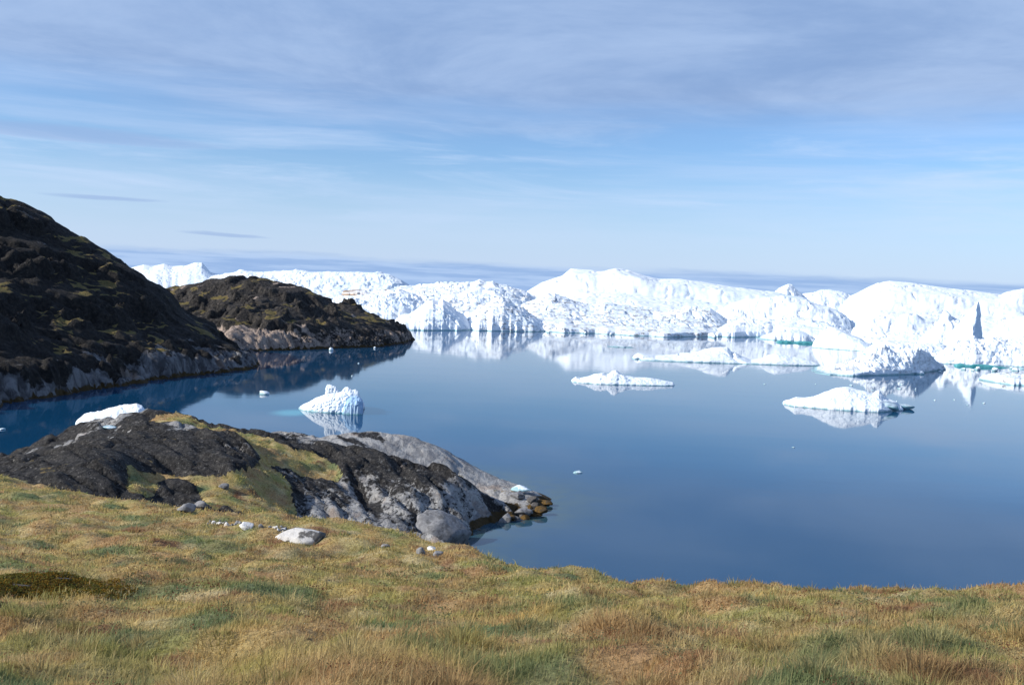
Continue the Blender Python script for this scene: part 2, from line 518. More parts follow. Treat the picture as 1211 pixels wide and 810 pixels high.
# ------------------------------------------------------------------ grass (uncountable: one object)
def blades(N, y0, y1, seed, tall=False, xr=.66):
    rng = np.random.default_rng(seed)
    y = np.exp(rng.uniform(np.log(y0), np.log(y1), N))
    x = rng.uniform(-1, 1, N) * (xr * y + 4.5)
    # clumping: pull towards hummock tops
    k = turf_at(x, y) > rng.uniform(.35, .8, N)
    k &= (x > gx[0]) & (x < gx[-1])
    m = moss_at(x, y)
    k &= m < rng.uniform(.0, 1.0, N) * .9 + .05
    cl = fbm(x / .28, y / .28, o=2, seed=81)
    k &= (cl > rng.uniform(-.75, .1, N))
    x, y = x[k], y[k]; cl = cl[k]
    n = len(x)
    z = ground_z(x, y) - .02
    col = patch_colour(x, y, .07, rng)
    green = (col[:, 1] / col[:, 0])
    lush = sstep(-.25, .45, fbm(x / 1.6, y / 1.6, o=3, seed=84))
    L = rng.gamma(6, 1 / 6, n) * (.055 + .095 * lush) * (1 + .25 * cl)
    L *= np.where(green > .95, 1.15, 1)
    # tussocks: some cells carry a dense fountain of longer blades
    tc = 1.15
    ci, cj = np.floor(x / tc).astype(np.int64), np.floor(y / tc).astype(np.int64)
    zz = np.zeros(n, np.int64)
    tx = (ci + .25 + .5 * _h(ci, cj, zz, 301)) * tc; ty = (cj + .25 + .5 * _h(ci, cj, zz, 302)) * tc
    has = _h(ci, cj, zz, 303) < .5
    rd = np.hypot(x - tx, y - ty) / (.22 + .2 * _h(ci, cj, zz, 304))
    tus = np.where(has, np.clip(1.25 - rd, 0, 1), 0)
    L *= 1 + .65 * tus
    z = z + .09 * tus
    tone = _h(ci, cj, zz, 305)[:, None]
    tcol = np.where(tone < .45, np.array([.50, .42, .20]), np.where(tone < .75, np.array([.24, .26, .09]), np.array([.38, .26, .12])))
    col = col * (1 - .6 * tus[:, None]) + tcol * .6 * tus[:, None]
    if tall:
        L = L * 1.1 + rng.uniform(.06, .2, n)
        col = np.array([.46, .35, .17]) * rng.uniform(.7, 1.1, (n, 1)) * .6 + col * .4
    L = np.minimum(L, .42)
    wd = np.clip(y * (.00055 if not tall else .0004), .004, .06) * rng.uniform(.7, 1.4, n)
    az = rng.normal(.35, 1.3, n)                       # combed by the wind towards the right
    az = np.where(tus > .1, np.arctan2(y - ty, x - tx) + rng.normal(0, .5, n), az)
    lean = np.abs(rng.normal(.6, .45, n)) * (0.6 if tall else 1) * (1 + .3 * (tus > .1))
    dx, dy = np.cos(az) * np.sin(lean), np.sin(az) * np.sin(lean)
    dz = np.cos(lean)
    d1 = np.stack([dx * .6, dy * .6, dz], -1); d2 = np.stack([dx * 1.5, dy * 1.5, dz * .7], -1)
    d1 /= np.linalg.norm(d1, axis=1)[:, None]; d2 /= np.linalg.norm(d2, axis=1)[:, None]
    b = np.stack([x, y, z], -1)
    fa = rng.uniform(0, 2 * np.pi, n)
    sd = np.stack([np.cos(fa), np.sin(fa) * .5, np.zeros(n)], -1) * wd[:, None]
    m1 = b + d1 * (L * .55)[:, None]; tp = m1 + d2 * (L * .5)[:, None]
    P = np.stack([b - sd, b + sd, m1 + sd * .7, m1 - sd * .7, tp], 1)
    col = col * rng.uniform(.72, 1.28, (n, 1))
    return P, col


def leaves(N, y0, y1, seed):
    """small-leaved ground cover: dwarf willow and bilberry between the grass"""
    rng = np.random.default_rng(seed)
    y = np.exp(rng.uniform(np.log(y0), np.log(y1), N)); x = rng.uniform(-1, 1, N) * (.66 * y + 2.5)
    mo = moss_at(x, y) > .3
    x = np.where(rng.uniform(0, 1, N) < .10, MOSS[0] + rng.normal(0, 2, N), x); y = np.where(np.abs(x - MOSS[0]) < 2.5, np.where(rng.uniform(0, 1, N) < .4, MOSS[1] + rng.normal(0, 1.2, N), y), y)
    mo = moss_at(x, y) > .3
    k = (turf_at(x, y) > .6) & (mo | (fbm(x / 1.4, y / 1.4, o=3, seed=90) + .5 * fbm(x / .3, y / .3, o=2, seed=91) > .18))
    x, y = x[k], y[k]; n = len(x)
    z = ground_z(x, y) + rng.uniform(.0, .11, n) * (1 + fbm(x / .3, y / .3, o=2, seed=91))
    ms = moss_at(x, y)[:, None]
    kind = sstep(-.1, .1, fbm(x / 2.5, y / 2.5, o=2, seed=93) + rng.normal(0, .1, n))[:, None]
    col = kind * np.array([.155, .17, .085]) + (1 - kind) * np.array([.20, .095, .055])
    mc = np.where(rng.uniform(0, 1, (n, 1)) < .5 + fbm(x / .7, y / .4, o=2, seed=98)[:, None], np.array([.19, .115, .022]), np.array([.12, .115, .03]))
    col = np.where(ms > .3, mc, col)
    z = np.where(ms[:, 0] > .3, ground_z(x, y) + rng.uniform(0, .05, n), z)
    col = col * rng.uniform(.6, 1.5, (n, 1))
    d = rng.normal(0, 1, (n, 3)); d[:, 2] = np.abs(d[:, 2]) * .7; d /= np.linalg.norm(d, axis=1)[:, None]
    e = np.cross(d, rng.normal(0, 1, (n, 3))); e /= np.linalg.norm(e, axis=1)[:, None]
    L = (np.clip(y * .0016, .016, .08) * rng.uniform(.6, 1.5, n))[:, None]
    b = np.stack([x, y, z], -1)
    return np.stack([b - e * L * .2, b + e * L * .2, b + d * L * .6 + e * L * .35, b + d * L * .6 - e * L * .35, b + d * L], 1), col


def grass_mesh(sets):
    P = np.concatenate([s[0] for s in sets]); c = np.concatenate([s[1] for s in sets])
    n = len(P)
    V = P.reshape(-1, 3)
    i = np.arange(n) * 5
    T = np.concatenate([np.stack([i, i + 1, i + 2], 1), np.stack([i, i + 2, i + 3], 1), np.stack([i + 3, i + 2, i + 4], 1)])
    return np_mesh('grass', V, T, {'tint': np.repeat(c, 5, axis=0)})


def m_grass():
    n = NT('grass_blades')
    c = n.attr('tint', True)
    d = n.n('ShaderNodeBsdfDiffuse'); n.set(d.inputs[0], c)
    t = n.n('ShaderNodeBsdfTranslucent'); n.set(t.inputs[0], c)
    mx = n.n('ShaderNodeMixShader'); mx.inputs[0].default_value = .45
    n.t.links.new(d.outputs[0], mx.inputs[1]); n.t.links.new(t.outputs[0], mx.inputs[2])
    n.t.links.new(mx.outputs[0], n.out.inputs[0])
    return n.m


sets = [blades(1400000, 6.0, 74, 101), blades(30000, 6.5, 70, 102, tall=True), blades(330000, 74, 113, 103, xr=.6), leaves(260000, 6.5, 40, 104)]
grass = link('grass', grass_mesh(sets), m_grass())
tag(grass, 'dry straw-coloured and green grass covering the slope and the outcrop hollows', 'grass', kind='stuff')

# ------------------------------------------------------------------ hill and headland across the inlet
def heightland(name, ctrl, x0, x1, y0, y1, dx, shape, mat, label):
    f = tps(ctrl)
    ax = np.arange(x0, x1 + .01, dx); ay = np.arange(y0, y1 + .01, dx)
    X, Y = np.meshgrid(ax, ay, indexing='ij')
    Z, attrs = shape(X, Y, f(X, Y), dx)
    V = np.stack([X, Y, Z], -1).reshape(-1, 3)
    Q = grid_quads(len(ax), len(ay))
    Q = Q[V[:, 2][Q].max(1) > -2]
    v, q, a = compact(V, Q, {k: t.ravel() for k, t in attrs.items()})
    o = link(name, np_mesh(name, v, q, a), mat)
    return tag(o, label, kind='structure')


def craggy(seed, band, amp, hs=7.0, crest=289):
    def sh(X, Y, Z, dx):   # ledges, joints and clefts
        pos = sstep(-1.5, 2.0, Z)
        u = X * .5 + Y * .87; w = X * .87 - Y * .5
        b1, e1 = blocks(u / 16 + .4 * fbm(X / 14, Y / 14, seed=seed), w / 8, seed=seed + 1, tilt=.7)
        b2, e2 = blocks(u / 5 + .3 * fbm(X / 5, Y / 5, seed=seed + 2), w / 3, seed=seed + 5, tilt=.8)
        r = fbm(X / 22, Y / 22, o=6, seed=seed + 8, ridged=True) - .4
        z = Z + 2.2 * sstep(-.6, 1.6, Z) * sstep(16, 5, Z) - 1.0 * sstep(1.5, -1, Z)
        calm = 1 - .7 * np.exp(-((Y - crest) / 12) ** 2)
        amp_ = amp * calm
        z = z + pos * amp_ * (2.2 * (r - .12) + 2.0 * b1 * np.clip(e1 * 5, 0, 1) + 1.0 * b2 * np.clip(e2 * 5, 0, 1) + .35 * fbm(X / 2, Y / 2, o=4, seed=seed + 11))
        tz = (z + 3.5 * fbm(X / 26, Y / 26, o=3, seed=seed + 30) + .22 * (X - Y * .3)) / hs
        fr = tz - np.floor(tz)
        z = z + pos * .5 * calm * hs * (sstep(.35, .85, fr) - fr) * sstep(3, 9, z)
        # vertical clefts in the washed band
        cl = fbm(u / 3.5, w / 14, z / 20, o=4, seed=seed + 14, ridged=True)
        z = z - sstep(12, 1, z) * sstep(-1, 1, z) * 2.4 * sstep(.3, .9, cl)
        gX = np.gradient(z, dx, axis=0); gY = np.gradient(z, dx, axis=1)
        nz = 1 / np.sqrt(1 + gX ** 2 + gY ** 2)
        nn = fbm(X / 7, Y / 7, o=4, seed=seed + 17)
        bare = sstep(band + 1.0, band - 1.5, z + 5 * nn + 7 * fbm(X / 16, Y / 16, o=3, seed=seed + 23)) * .95
        if hs < 6:
            bare = bare * (1 - .5 * sstep(-95, -72, X + 12 * nn))  # shadow on the headland's right half, put into the rock colour
        big = fbm(X / 24, Y / 24, o=3, seed=seed + 20)
        bare = np.maximum(bare, (.66 if hs < 6 else .52) * sstep(.12, .4, fbm(X / 9, Y / 9, o=4, seed=seed + 41)) * sstep(.5, .9, nz))
        turf = sstep(.78, .93, nz + .2 * nn) * sstep(band, band + 2, z) * sstep(-.06, .2, big + .6 * nn) * (.8 if hs < 6 else 1)
        wet = sstep(1.1, .5, z + .5 * nn)
        return z, {'bare': bare, 'turf': turf * .9, 'wet': wet}
    return sh


sw = lambda px, py: (sea_at(px, py)[0], sea_at(px, py)[1], 0.0)
MH = m_rock('hill_rock', (.22, .22, .225), (.06, .06, .065), (1.1, 1.1, .22), lichen=(.009, .0085, .0085), lichen2=(.032, .027, .022), sc=.45, speckle=.12)
hc = [W(-300, 95, 300), W(-120, 170, 295), W(0, 231, 290), W(40, 247, 290), W(80, 272, 288), W(130, 301, 288), W(180, 334, 287), W(200, 352, 287), W(230, 388, 287), W(265, 412, 286),
      sw(298, 437), sw(270, 441), sw(220, 446), sw(150, 457), sw(100, 463), sw(50, 472), sw(0, 483), sw(-60, 500), sw(-150, 520), sw(-300, 540),
      W(0, 400, 205), W(60, 400, 222), W(120, 400, 238), W(180, 400, 258), W(230, 412, 270), W(0, 330, 235), W(80, 340, 250), W(140, 360, 262), W(-100, 380, 205), W(-100, 300, 235), W(0, 280, 262), W(70, 300, 270), W(-250, 350, 200),
      (-70, 300, -4), (-85, 315, -3), (-110, 325, 0), (-150, 335, 6), (-220, 335, 20), (-60, 270, -6), (-75, 215, -6), (-85, 180, -5), (-95, 150, -5), (-104, 145, -6), (-62, 145, -7), (-80, 135, -7), (-100, 133, -6), (-60, 180, -8), (-118, 138, -2), (-132, 130, 14), (-160, 130, 42), (-200, 120, 58), (-116, 112, 1), (-150, 105, 30), (-230, 150, 66), (-230, 240, 75), (-230, 300, 80)]  # includes an unseen southwest end, added and raised to shadow the cove
heightland('hill', hc, -240, -58, 100, 340, .6, craggy(200, 4.5, 1.0), MH, 'steep dark rocky hill rising at the left of the inlet')

MHD = m_rock('headland_rock', (.46, .36, .29), (.20, .16, .14), (1.1, 1.1, .22), lichen=(.016, .0145, .014), lichen2=(.065, .056, .047), sc=.4, speckle=.2)
sil2 = [(203, 342), (219, 337), (235, 343), (246, 333), (274, 329), (301, 331), (331, 339), (361, 342), (372, 346), (383, 356), (396, 363), (415, 362), (432, 370), (451, 377)]
dd = [440, 440, 440, 435, 430, 428, 428, 428, 430, 432, 436, 440, 444, 450]
dc = [W(a, b, c) for (a, b), c in zip(sil2, dd)]
dc += [W(271, 382, 375), W(293, 368, 382), W(333, 365, 390), W(366, 369, 396), W(388, 374, 402), W(410, 380, 408), W(255, 400, 365), W(300, 362, 405), W(340, 357, 410), W(370, 363, 414), W(265, 372, 400), W(230, 395, 385), W(235, 372, 405),
       sw(284, 416), sw(320, 415), sw(355, 414), sw(400, 412), sw(442, 410.5), sw(465, 408), sw(483, 404), sw(240, 417), W(462, 388, 452), W(474, 396, 453),
       (-45, 480, -2), (-65, 490, -2), (-90, 500, 0), (-130, 500, 4), (-180, 480, 6), (-170, 440, 14), (-180, 400, 6), (-150, 370, 4), (-120, 340, -3), (-85, 335, -6), (-50, 370, -7), (-30, 420, -7), (-30, 470, -6)]
heightland('headland', dc, -190, -28, 335, 500, .6, craggy(300, 7.0, .95, 5.5, 432), MHD, 'low rounded rocky headland with a pale pinkish washed band beyond the hill')

# ------------------------------------------------------------------ icebergs
# loose pieces of ice
def lump(name, p, sx, sy, sz, mat, seed, sub=3, rough=.22, flat=.0, facet=.25, rot=0, hard=True):
    me = bpy.data.meshes.new(name)
    import bmesh
    bm = bmesh.new(); bmesh.ops.create_icosphere(bm, subdivisions=sub, radius=1)
    V = np.array([v.co for v in bm.verts])
    rng = np.random.default_rng(seed)
    d = 1 + rough * fbm(V[:, 0] * 1.3 + seed, V[:, 1] * 1.3, V[:, 2] * 1.3, o=3, seed=seed)
    for _ in range(14):                                 # planed faces
        nrm = rng.normal(0, 1, 3); nrm /= np.linalg.norm(nrm)
        h = rng.uniform(.45, .9) if hard else rng.uniform(.68, .95)
        s = (V * d[:, None]) @ nrm
        d = np.where(s > h, d * (h + facet * .15 * (s - h)) / np.maximum(s, 1e-6), d)
    P = V * d[:, None]
    P[:, 2] = np.where(P[:, 2] < -flat, -flat + (P[:, 2] + flat) * .3, P[:, 2])
    P *= np.array([sx, sy, sz])
    for v, q in zip(bm.verts, P): v.co = q
    for f in bm.faces: f.smooth = True
    bm.to_mesh(me); bm.free()
    o = link(name, me, mat, None, tuple(p))
    o.rotation_euler.z = rot
    return o


ICE = {'clean': m_ice('clean_ice', .10, .0, .5, .7), 'dirty': m_ice('dirty_ice', .75, .05, .7, .7), 'far': m_ice('far_ice', .05, .12, 1.0, .35),
       'big': m_ice('berg_ice', .42, .0, 1.2, .3), 'snow': m_ice('snowy_ice', .12, .0, 1.0, .3), 'near': m_ice('near_ice', .08, .05, .25, 2.2), 'stripe': None}


def m_stripe():
    n = NT('banded_ice')
    v = n.coord('Object', (.01, .01, .42))
    s = n.noise(v, 1, 4, .6, .3)
    c = n.mix(n.ss(s, .44, .55), (.86, .89, .92), (.30, .21, .14))
    f = n.noise(n.coord(), .4, 5)
    n.bsdf(c, .7, n.bump(f, .5, 1), .2)
    return n.m


def m_teal():
    n = NT('turquoise_ice')
    f = n.noise(n.coord(), .3, 5)
    c = n.mix(n.ss(f, .35, .65), (.03, .22, .24), (.10, .38, .40))
    n.bsdf(c, .35, n.bump(f, .4, .6), .5)
    return n.m


ICE['bright'] = m_ice('clear_white_ice', .0, .1, .3, .7, (.80, .89, .97)); ICE['blue'] = m_ice('shaded_blue_ice', .0, .2, .3, 2.2, (.30, .47, .68)); ICE['soiled'] = m_ice('soiled_ice', .4, .05, .7, .7); ICE['tip_ice'] = m_ice('blue_grey_ice', .45, .3, .12, 2.0, (.30, .40, .47)); ICE['stripe'] = m_stripe(); ICE['teal'] = m_teal()


def berg(name, sil, yc, front, back, prof=None, mat='clean', rough=.12, blk=.0, bs=6.0, ns=12.0, seed=0, nu=160, nv=90, label='', cat='iceberg', group=None, parent=None, warp=.5, crisp=0.0, fine=.55):
    """berg: sil = photo outline of its top (px,py) at crest distance yc; front = distance in front of the crest where it
    meets the water (number, or waterline pixels); back = thickness behind. Built as a solid-depth height surface."""
    s = np.array(sil, float)
    yc0 = yc if np.isscalar(yc) else yc[0][1]
    crisp *= .5
    px = np.linspace(s[0, 0], s[-1, 0], nu)
    py = np.interp(px, s[:, 0], s[:, 1])
    dcr = np.full(nu, float(yc)) if np.isscalar(yc) else np.interp(px, [p for p, _ in yc], [q for _, q in yc])
    if isinstance(front, list):
        wl = np.array(front, float)
        fy = sea_at(px, np.interp(px, wl[:, 0], wl[:, 1]))[:, 1]
        dcr = np.maximum(dcr, fy + max(1.5, .012 * fy.mean()))
    else:
        fy = dcr - front
    crest = at(px, py, dcr)
    t = np.concatenate([-1.06 + 1.06 * np.linspace(0, 1, int(nv * .68)) ** 1.6, np.linspace(0, 1.06, nv - int(nv * .68) + 1)[1:]])
    tt = t[None]
    cy = crest[:, 1][:, None]; f = fy[:, None]
    ub = np.linspace(-1, 1, nu)
    plan = np.sqrt(np.clip(1 - np.abs(ub) ** 5, .0, 1))[:, None] * (1 + .16 * fbm(ub * 4, ub * 0 + seed, seed=seed + 31))[:, None] * .94 + .04
    Y = np.where(tt < 0, cy + tt * (cy - f) * plan, cy + tt * back * plan)
    X = crest[:, 0][:, None] * (Y / cy)
    prof = prof or [(-1, 0), (-.9, .35), (-.5, .65), (0, 1), (.6, .8), (1, 0)]
    pp = np.array(prof, float)
    k = np.interp(t, pp[:, 0], pp[:, 1])[None]
    H = np.maximum(crest[:, 2], 0)[:, None]
    hm = H.max()
    q = np.abs(tt)
    Xw = X + rough * hm * .8 * fbm(X / ns, Y / ns, o=3, seed=seed + 50) * warp
    Yw = Y + rough * hm * .8 * fbm(X / ns, Y / ns, o=3, seed=seed + 53) * warp
    amp = np.clip(H / hm * 1.6, .0, 1) * (1 - .65 * np.exp(-(tt / .15) ** 2)) * np.clip(k * 2.5, 0, 1) * (.62 if yc0 < 300 else .45) * np.where(tt < 0, .15 + .85 * sstep(-1.0, -.5, tt), 1)
    kw = max(2, int(nu * .05))
    ker = np.exp(-(np.arange(-3 * kw, 3 * kw + 1) / kw) ** 2 / 2.0); ker /= ker.sum()
    Hs = np.convolve(np.pad(H[:, 0], 3 * kw, mode='edge'), ker, 'valid')[:, None]
    Hs = np.minimum(Hs, H * 1.15 + .2)
    near = np.exp(-np.abs((tt + .3 * fbm(X / ns, Y / ns, seed=seed + 60)) / np.where(tt < 0, .3, .35)) ** 2.5)
    near = np.where(np.abs(tt) < 1e-6, 1.0, near)
    Z = k * (Hs + (H - Hs) * near)
    Z = Z + rough * hm * amp * (fbm(Xw / ns, Yw / ns, o=5, seed=seed) * 1.2 + .5 * (fbm(Xw / ns * 1.7, Yw / ns * 1.7, o=4, seed=seed + 3, ridged=True) - .4))
    if blk:
        b1, e1 = blocks(Xw / bs, Yw / bs, seed + 9, .9)
        b2, e2 = blocks(Xw / bs * 2.6, Yw / bs * 2.6, seed + 15, .9)
        Z = Z + .75 * blk * hm * amp * (.75 * b1 * np.clip(e1 * 4, 0, 1) + .35 * b2 * np.clip(e2 * 4, 0, 1))
    if yc0 > 340:
        fine *= min(1.0, hm / 16) * .6
        b3, e3 = blocks(Xw / 5.2, Yw / 9, seed + 21, .9)
        b4, e4 = blocks(Xw / 2.3, Yw / 5, seed + 27, .9)
        brk = np.where(tt < 0, .1 + .9 * sstep(-1.0, -.55, tt), 1) * sstep(-.12, .3, fbm(X / 32, Y / 45, o=3, seed=seed + 33) + fine * .5 - .15)
        Z = Z + fine * brk * np.clip(k * 4, 0, 1) * np.clip(H / hm * 2, 0, 1) * (1.15 * b3 * np.clip(e3 * 4, 0, 1) + .5 * b4)
        b5, e5 = blocks(Xw / 34 + .5 * fbm(X / 20, Y / 20, seed=seed + 35), Yw / 26, seed + 37)
        Z = Z - 1.6 * (1 - sstep(.0, .06, e5)) * np.clip(k * 3, 0, 1)
        pn = fbm(Xw / 9, Yw / 14, o=3, seed=seed + 39, ridged=True)
        Z = Z + fine * 2.4 * brk * sstep(.55, .95, pn) * np.clip(k * 3, 0, 1) * (1 - .6 * np.exp(-(tt / .12) ** 2))
    # ends close down to the water
    uu = np.linspace(0, 1, nu)[:, None]
    Z = Z * sstep(-.004, .03, uu) * sstep(1.004, .97, uu)
    under = sstep(.97, 1.06, q)
    Z = Z * (1 - under) - 1.5 * under - .12 * (1 - sstep(0, .06, k))
    Z = Z - (1 - sstep(0, .012, uu) * sstep(1, .988, uu)) * .6
    Z = np.where(Z < .05, Z - .35, Z)
    # chunky relief in all three directions, so faces break up in height as well as along their length
    q1 = max(.28 * ns, .8)
    A = max(crisp, .045 * hm) * np.clip(Z / (.12 * hm) + .25, 0, 1) * (1 - .6 * np.exp(-(tt / .1) ** 2))
    n1 = fbm(X / q1, Y / q1, Z / q1 * 1.5, o=4, seed=seed + 70, ridged=True) - .35
    n2 = fbm(X / q1 * .45, Y / q1 * .45, Z / q1 * .8, o=2, seed=seed + 73)
    Y = Y - A * (1.1 * n1 + 1.2 * n2)
    X = X + .6 * A * n2
    c = np.array([X.mean(), Y.mean(), 0])
    V = np.stack([X, Y, Z], -1).reshape(-1, 3) - c
    Q = grid_quads(nu, len(t))
    me = np_mesh(name, V, Q)
    loc = c if parent is None else c - np.array(parent.location)
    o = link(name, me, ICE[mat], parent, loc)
    if parent is None:
        tag(o, label, cat, group)
    return o


def root(name, p, label, cat):
    o = bpy.data.objects.new(name, None); COL.objects.link(o); o.location = tuple(p)
    o.empty_display_size = 2
    return tag(o, label, cat)


CLIFF = [(-1, 0), (-.97, .5), (-.86, .86), (0, 1), (.8, .8), (1, 0)]
APRON = [(-1, 0), (-.97, .14), (-.8, .25), (-.5, .36), (-.25, .52), (-.12, .8), (0, 1), (.5, .9), (1, 0)]
DOME = [(-1, 0), (-.93, .2), (-.74, .46), (-.42, .78), (0, 1), (.5, .85), (1, 0)]

# far left
berg('iceberg', [(120, 322), (150, 318), (170, 313), (181, 315), (194, 312), (204, 315), (220, 314), (231, 310.5), (239, 310.5), (244, 316), (249, 322), (256, 324), (300, 330), (330, 352)], 1900, 260, 250, DOME, 'far', .06, .04, 60, 60, 11, 220, 80,
     'far white iceberg with a small peak showing above the dip between hill and headland')
berg('iceberg', [(225, 352), (235, 338), (250, 328), (268, 324), (276, 322.5), (284, 320), (307, 322), (323, 321.5), (339, 320), (347, 320), (350, 318.8), (354, 320), (371, 322), (387, 321.5), (421, 322), (447, 322), (461, 324.5), (474, 331), (482, 336), (490, 342), (500, 352)], 1550, 130, 300,
     [(-1, 0), (-.96, .1), (-.6, .35), (-.3, .72), (-.12, .95), (0, 1), (.8, .9), (1, 0)], 'far', .26, .07, 45, 34, 12, 320, 110, 'long flat-topped iceberg with a fluted pale blue cliff behind the headland', crisp=6)
berg('iceberg', [(402, 352), (406, 344), (420, 342.5), (432, 343), (437, 346), (446, 343.5), (460, 342), (463, 346), (466, 352)], 1150, 50, 60, CLIFF, 'stripe', .12, .1, 15, 25, 13, 100, 50,
     'low iceberg banded with brown dirt in front of the flat-topped cliff')
# jumble left of the centre
berg('iceberg', [(455, 360), (468, 345), (474, 339.5), (488, 339.5), (496, 337), (527, 335), (553, 334), (556, 335), (567, 330.5), (575, 333), (583, 332), (590, 336), (599, 338), (612, 342), (624, 345), (640, 358)], 830, 150, 150, [(-1, 0), (-.95, .3), (-.6, .55), (-.25, .8), (0, 1), (.6, .9), (1, 0)], 'big', .22, .14, 18, 40, 21, 320, 150,
     'broad broken white iceberg with a low toothed crest left of the tallest one', crisp=3)
berg('iceberg', [(384, 372), (395, 352), (412, 350), (430, 349), (447, 347), (460, 344), (472, 342), (486, 347), (500, 352), (520, 356), (530, 366)], 760, [(384, 385), (530, 384)], 90, DOME, 'snow', .25, .2, 9, 25, 22, 260, 130,
     'tumbled field of white ice just beyond the end of the headland', crisp=2)
berg('iceberg', [(460, 389), (465, 381), (473, 373), (486, 371), (496, 364), (503, 358), (512, 355), (519, 357.5), (524, 354), (532, 359), (538, 367), (548, 371), (556, 381), (564, 390)], 640, [(460, 391), (564, 391.5)], 60, DOME, 'snow', .2, .10, 8, 22, 23, 200, 110,
     'rounded white iceberg with a scalloped front at the water left of centre', crisp=2)
berg('iceberg', [(545, 390), (550, 378), (560, 372), (566, 361), (576, 359), (584, 352.5), (594, 350), (603, 354), (608, 362), (619, 364), (626, 371), (638, 377), (650, 391)], 660, [(545, 391), (650, 393)], 60, DOME, 'dirty', .2, .14, 9, 22, 24, 200, 110,
     'blocky iceberg with pale blue shaded faces at the left foot of the tallest iceberg', crisp=2.5)
# the great central berg: back block, and the dirty apron in front of it
berg('iceberg', [(596, 372), (612, 352), (625, 343.5), (641, 334), (655, 329), (665, 326), (675, 317.5), (688, 318.5), (700, 319.5), (705, 320.8), (713, 320.6), (719, 319), (728, 316.4), (744, 319.5), (764, 326), (779, 330), (805, 330), (829, 333), (861, 338.5), (893, 342.5), (915, 345), (950, 352), (985, 370)], 960, 190, 320,
     [(-1, 0), (-.97, .2), (-.7, .42), (-.42, .56), (-.3, .86), (0, 1), (.6, 1.0), (1, 0)], 'snow', .09, .0, 30, 55, 31, 260, 150, 'tallest white iceberg with a notched summit and a smooth snowy top sloping right', crisp=4, fine=.3)
berg('iceberg', [(580, 391), (598, 372), (612, 362), (630, 356), (648, 347), (656, 347), (672, 354), (690, 360), (704, 362), (715, 357), (728, 360), (745, 363), (771, 367), (790, 369), (800, 366), (812, 361), (826, 362), (840, 364), (852, 372), (866, 384), (872, 399)], 745, [(580, 390), (731, 396), (786, 399), (875, 399.5)], 60, APRON, 'dirty', .16, .13, 10, 26, 32, 320, 130,
     'long low dirt-streaked apron of ice meeting the water below the tallest iceberg', crisp=2)
berg('iceberg', [(912, 350), (921, 341), (927, 338), (932, 335.5), (937, 337), (940, 341), (946, 346), (955, 352)], 1010, 60, 60, CLIFF, 'snow', .12, .05, 10, 25, 33, 70, 50, 'small pointed white peak on the skyline right of the long snowy slope')
berg('iceberg', [(828, 394), (838, 378), (850, 366), (868, 358), (885, 354), (903, 352), (925, 350), (940, 352), (958, 356), (980, 362), (1000, 372), (1012, 392)], 790, [(828, 400), (915, 399), (1012, 408)], 100, APRON, 'snow', .2, .1, 14, 35, 34, 240, 120,
     'wide rolling snowy iceberg between the tallest iceberg and the dome at right', crisp=2)
berg('iceberg', [(930, 356), (950, 347), (962, 346), (972, 342.5), (984, 343), (996, 345), (1005, 349), (1016, 356)], 1000, 80, 90, DOME, 'snow', .15, .08, 20, 35, 36, 110, 60, 'low notched white iceberg on the skyline left of the big smooth dome')
# right: big dome
berg('iceberg', [(990, 366), (1005, 350), (1014, 346), (1027, 339), (1038, 334.5), (1052, 332.2), (1074, 334), (1108, 339), (1141, 342.5), (1184, 348.5), (1190, 345), (1200, 343), (1209, 341.5), (1240, 340), (1280, 350), (1320, 370)], 900, 190, 260,
     [(-1, 0), (-.96, .18), (-.7, .34), (-.45, .5), (-.3, .8), (0, 1), (.6, .95), (1, 0)], 'snow', .09, .0, 20, 50, 41, 240, 130, 'big smooth domed snow-covered iceberg at the far right', crisp=4, fine=.3)
berg('iceberg', [(1005, 392), (1020, 381), (1040, 378), (1060, 377), (1068, 372), (1074, 370), (1084, 372), (1094, 379), (1108, 381), (1125, 384), (1140, 396)], 700, 60, 60, APRON, 'snow', .2, .15, 10, 25, 42, 150, 80, 'low white iceberg with a dark hollow in front of the big smooth dome')
berg('iceberg', [(1165, 396), (1180, 383), (1196, 378), (1215, 374), (1240, 372), (1275, 385), (1290, 400)], 690, 50, 60, APRON, 'snow', .2, .15, 10, 25, 45, 110, 70, 'pale ice shelf at the right edge behind the spire')
# spire berg
sp = root('iceberg', at(1130, 417, 590) * [1, 1, 0], 'white iceberg with a tall sharp spire whose right side is in blue shadow', 'iceberg')
berg('base', [(1075, 417), (1088, 400), (1098, 392), (1108, 384), (1113, 372), (1116, 367), (1120, 368), (1124, 374), (1132, 377), (1141, 379), (1150, 385), (1160, 398), (1164, 402), (1185, 404), (1215, 410)], 606, 22, 50, DOME, 'clean', .16, .12, 8, 18, 51, 160, 80, parent=sp, crisp=1.5)


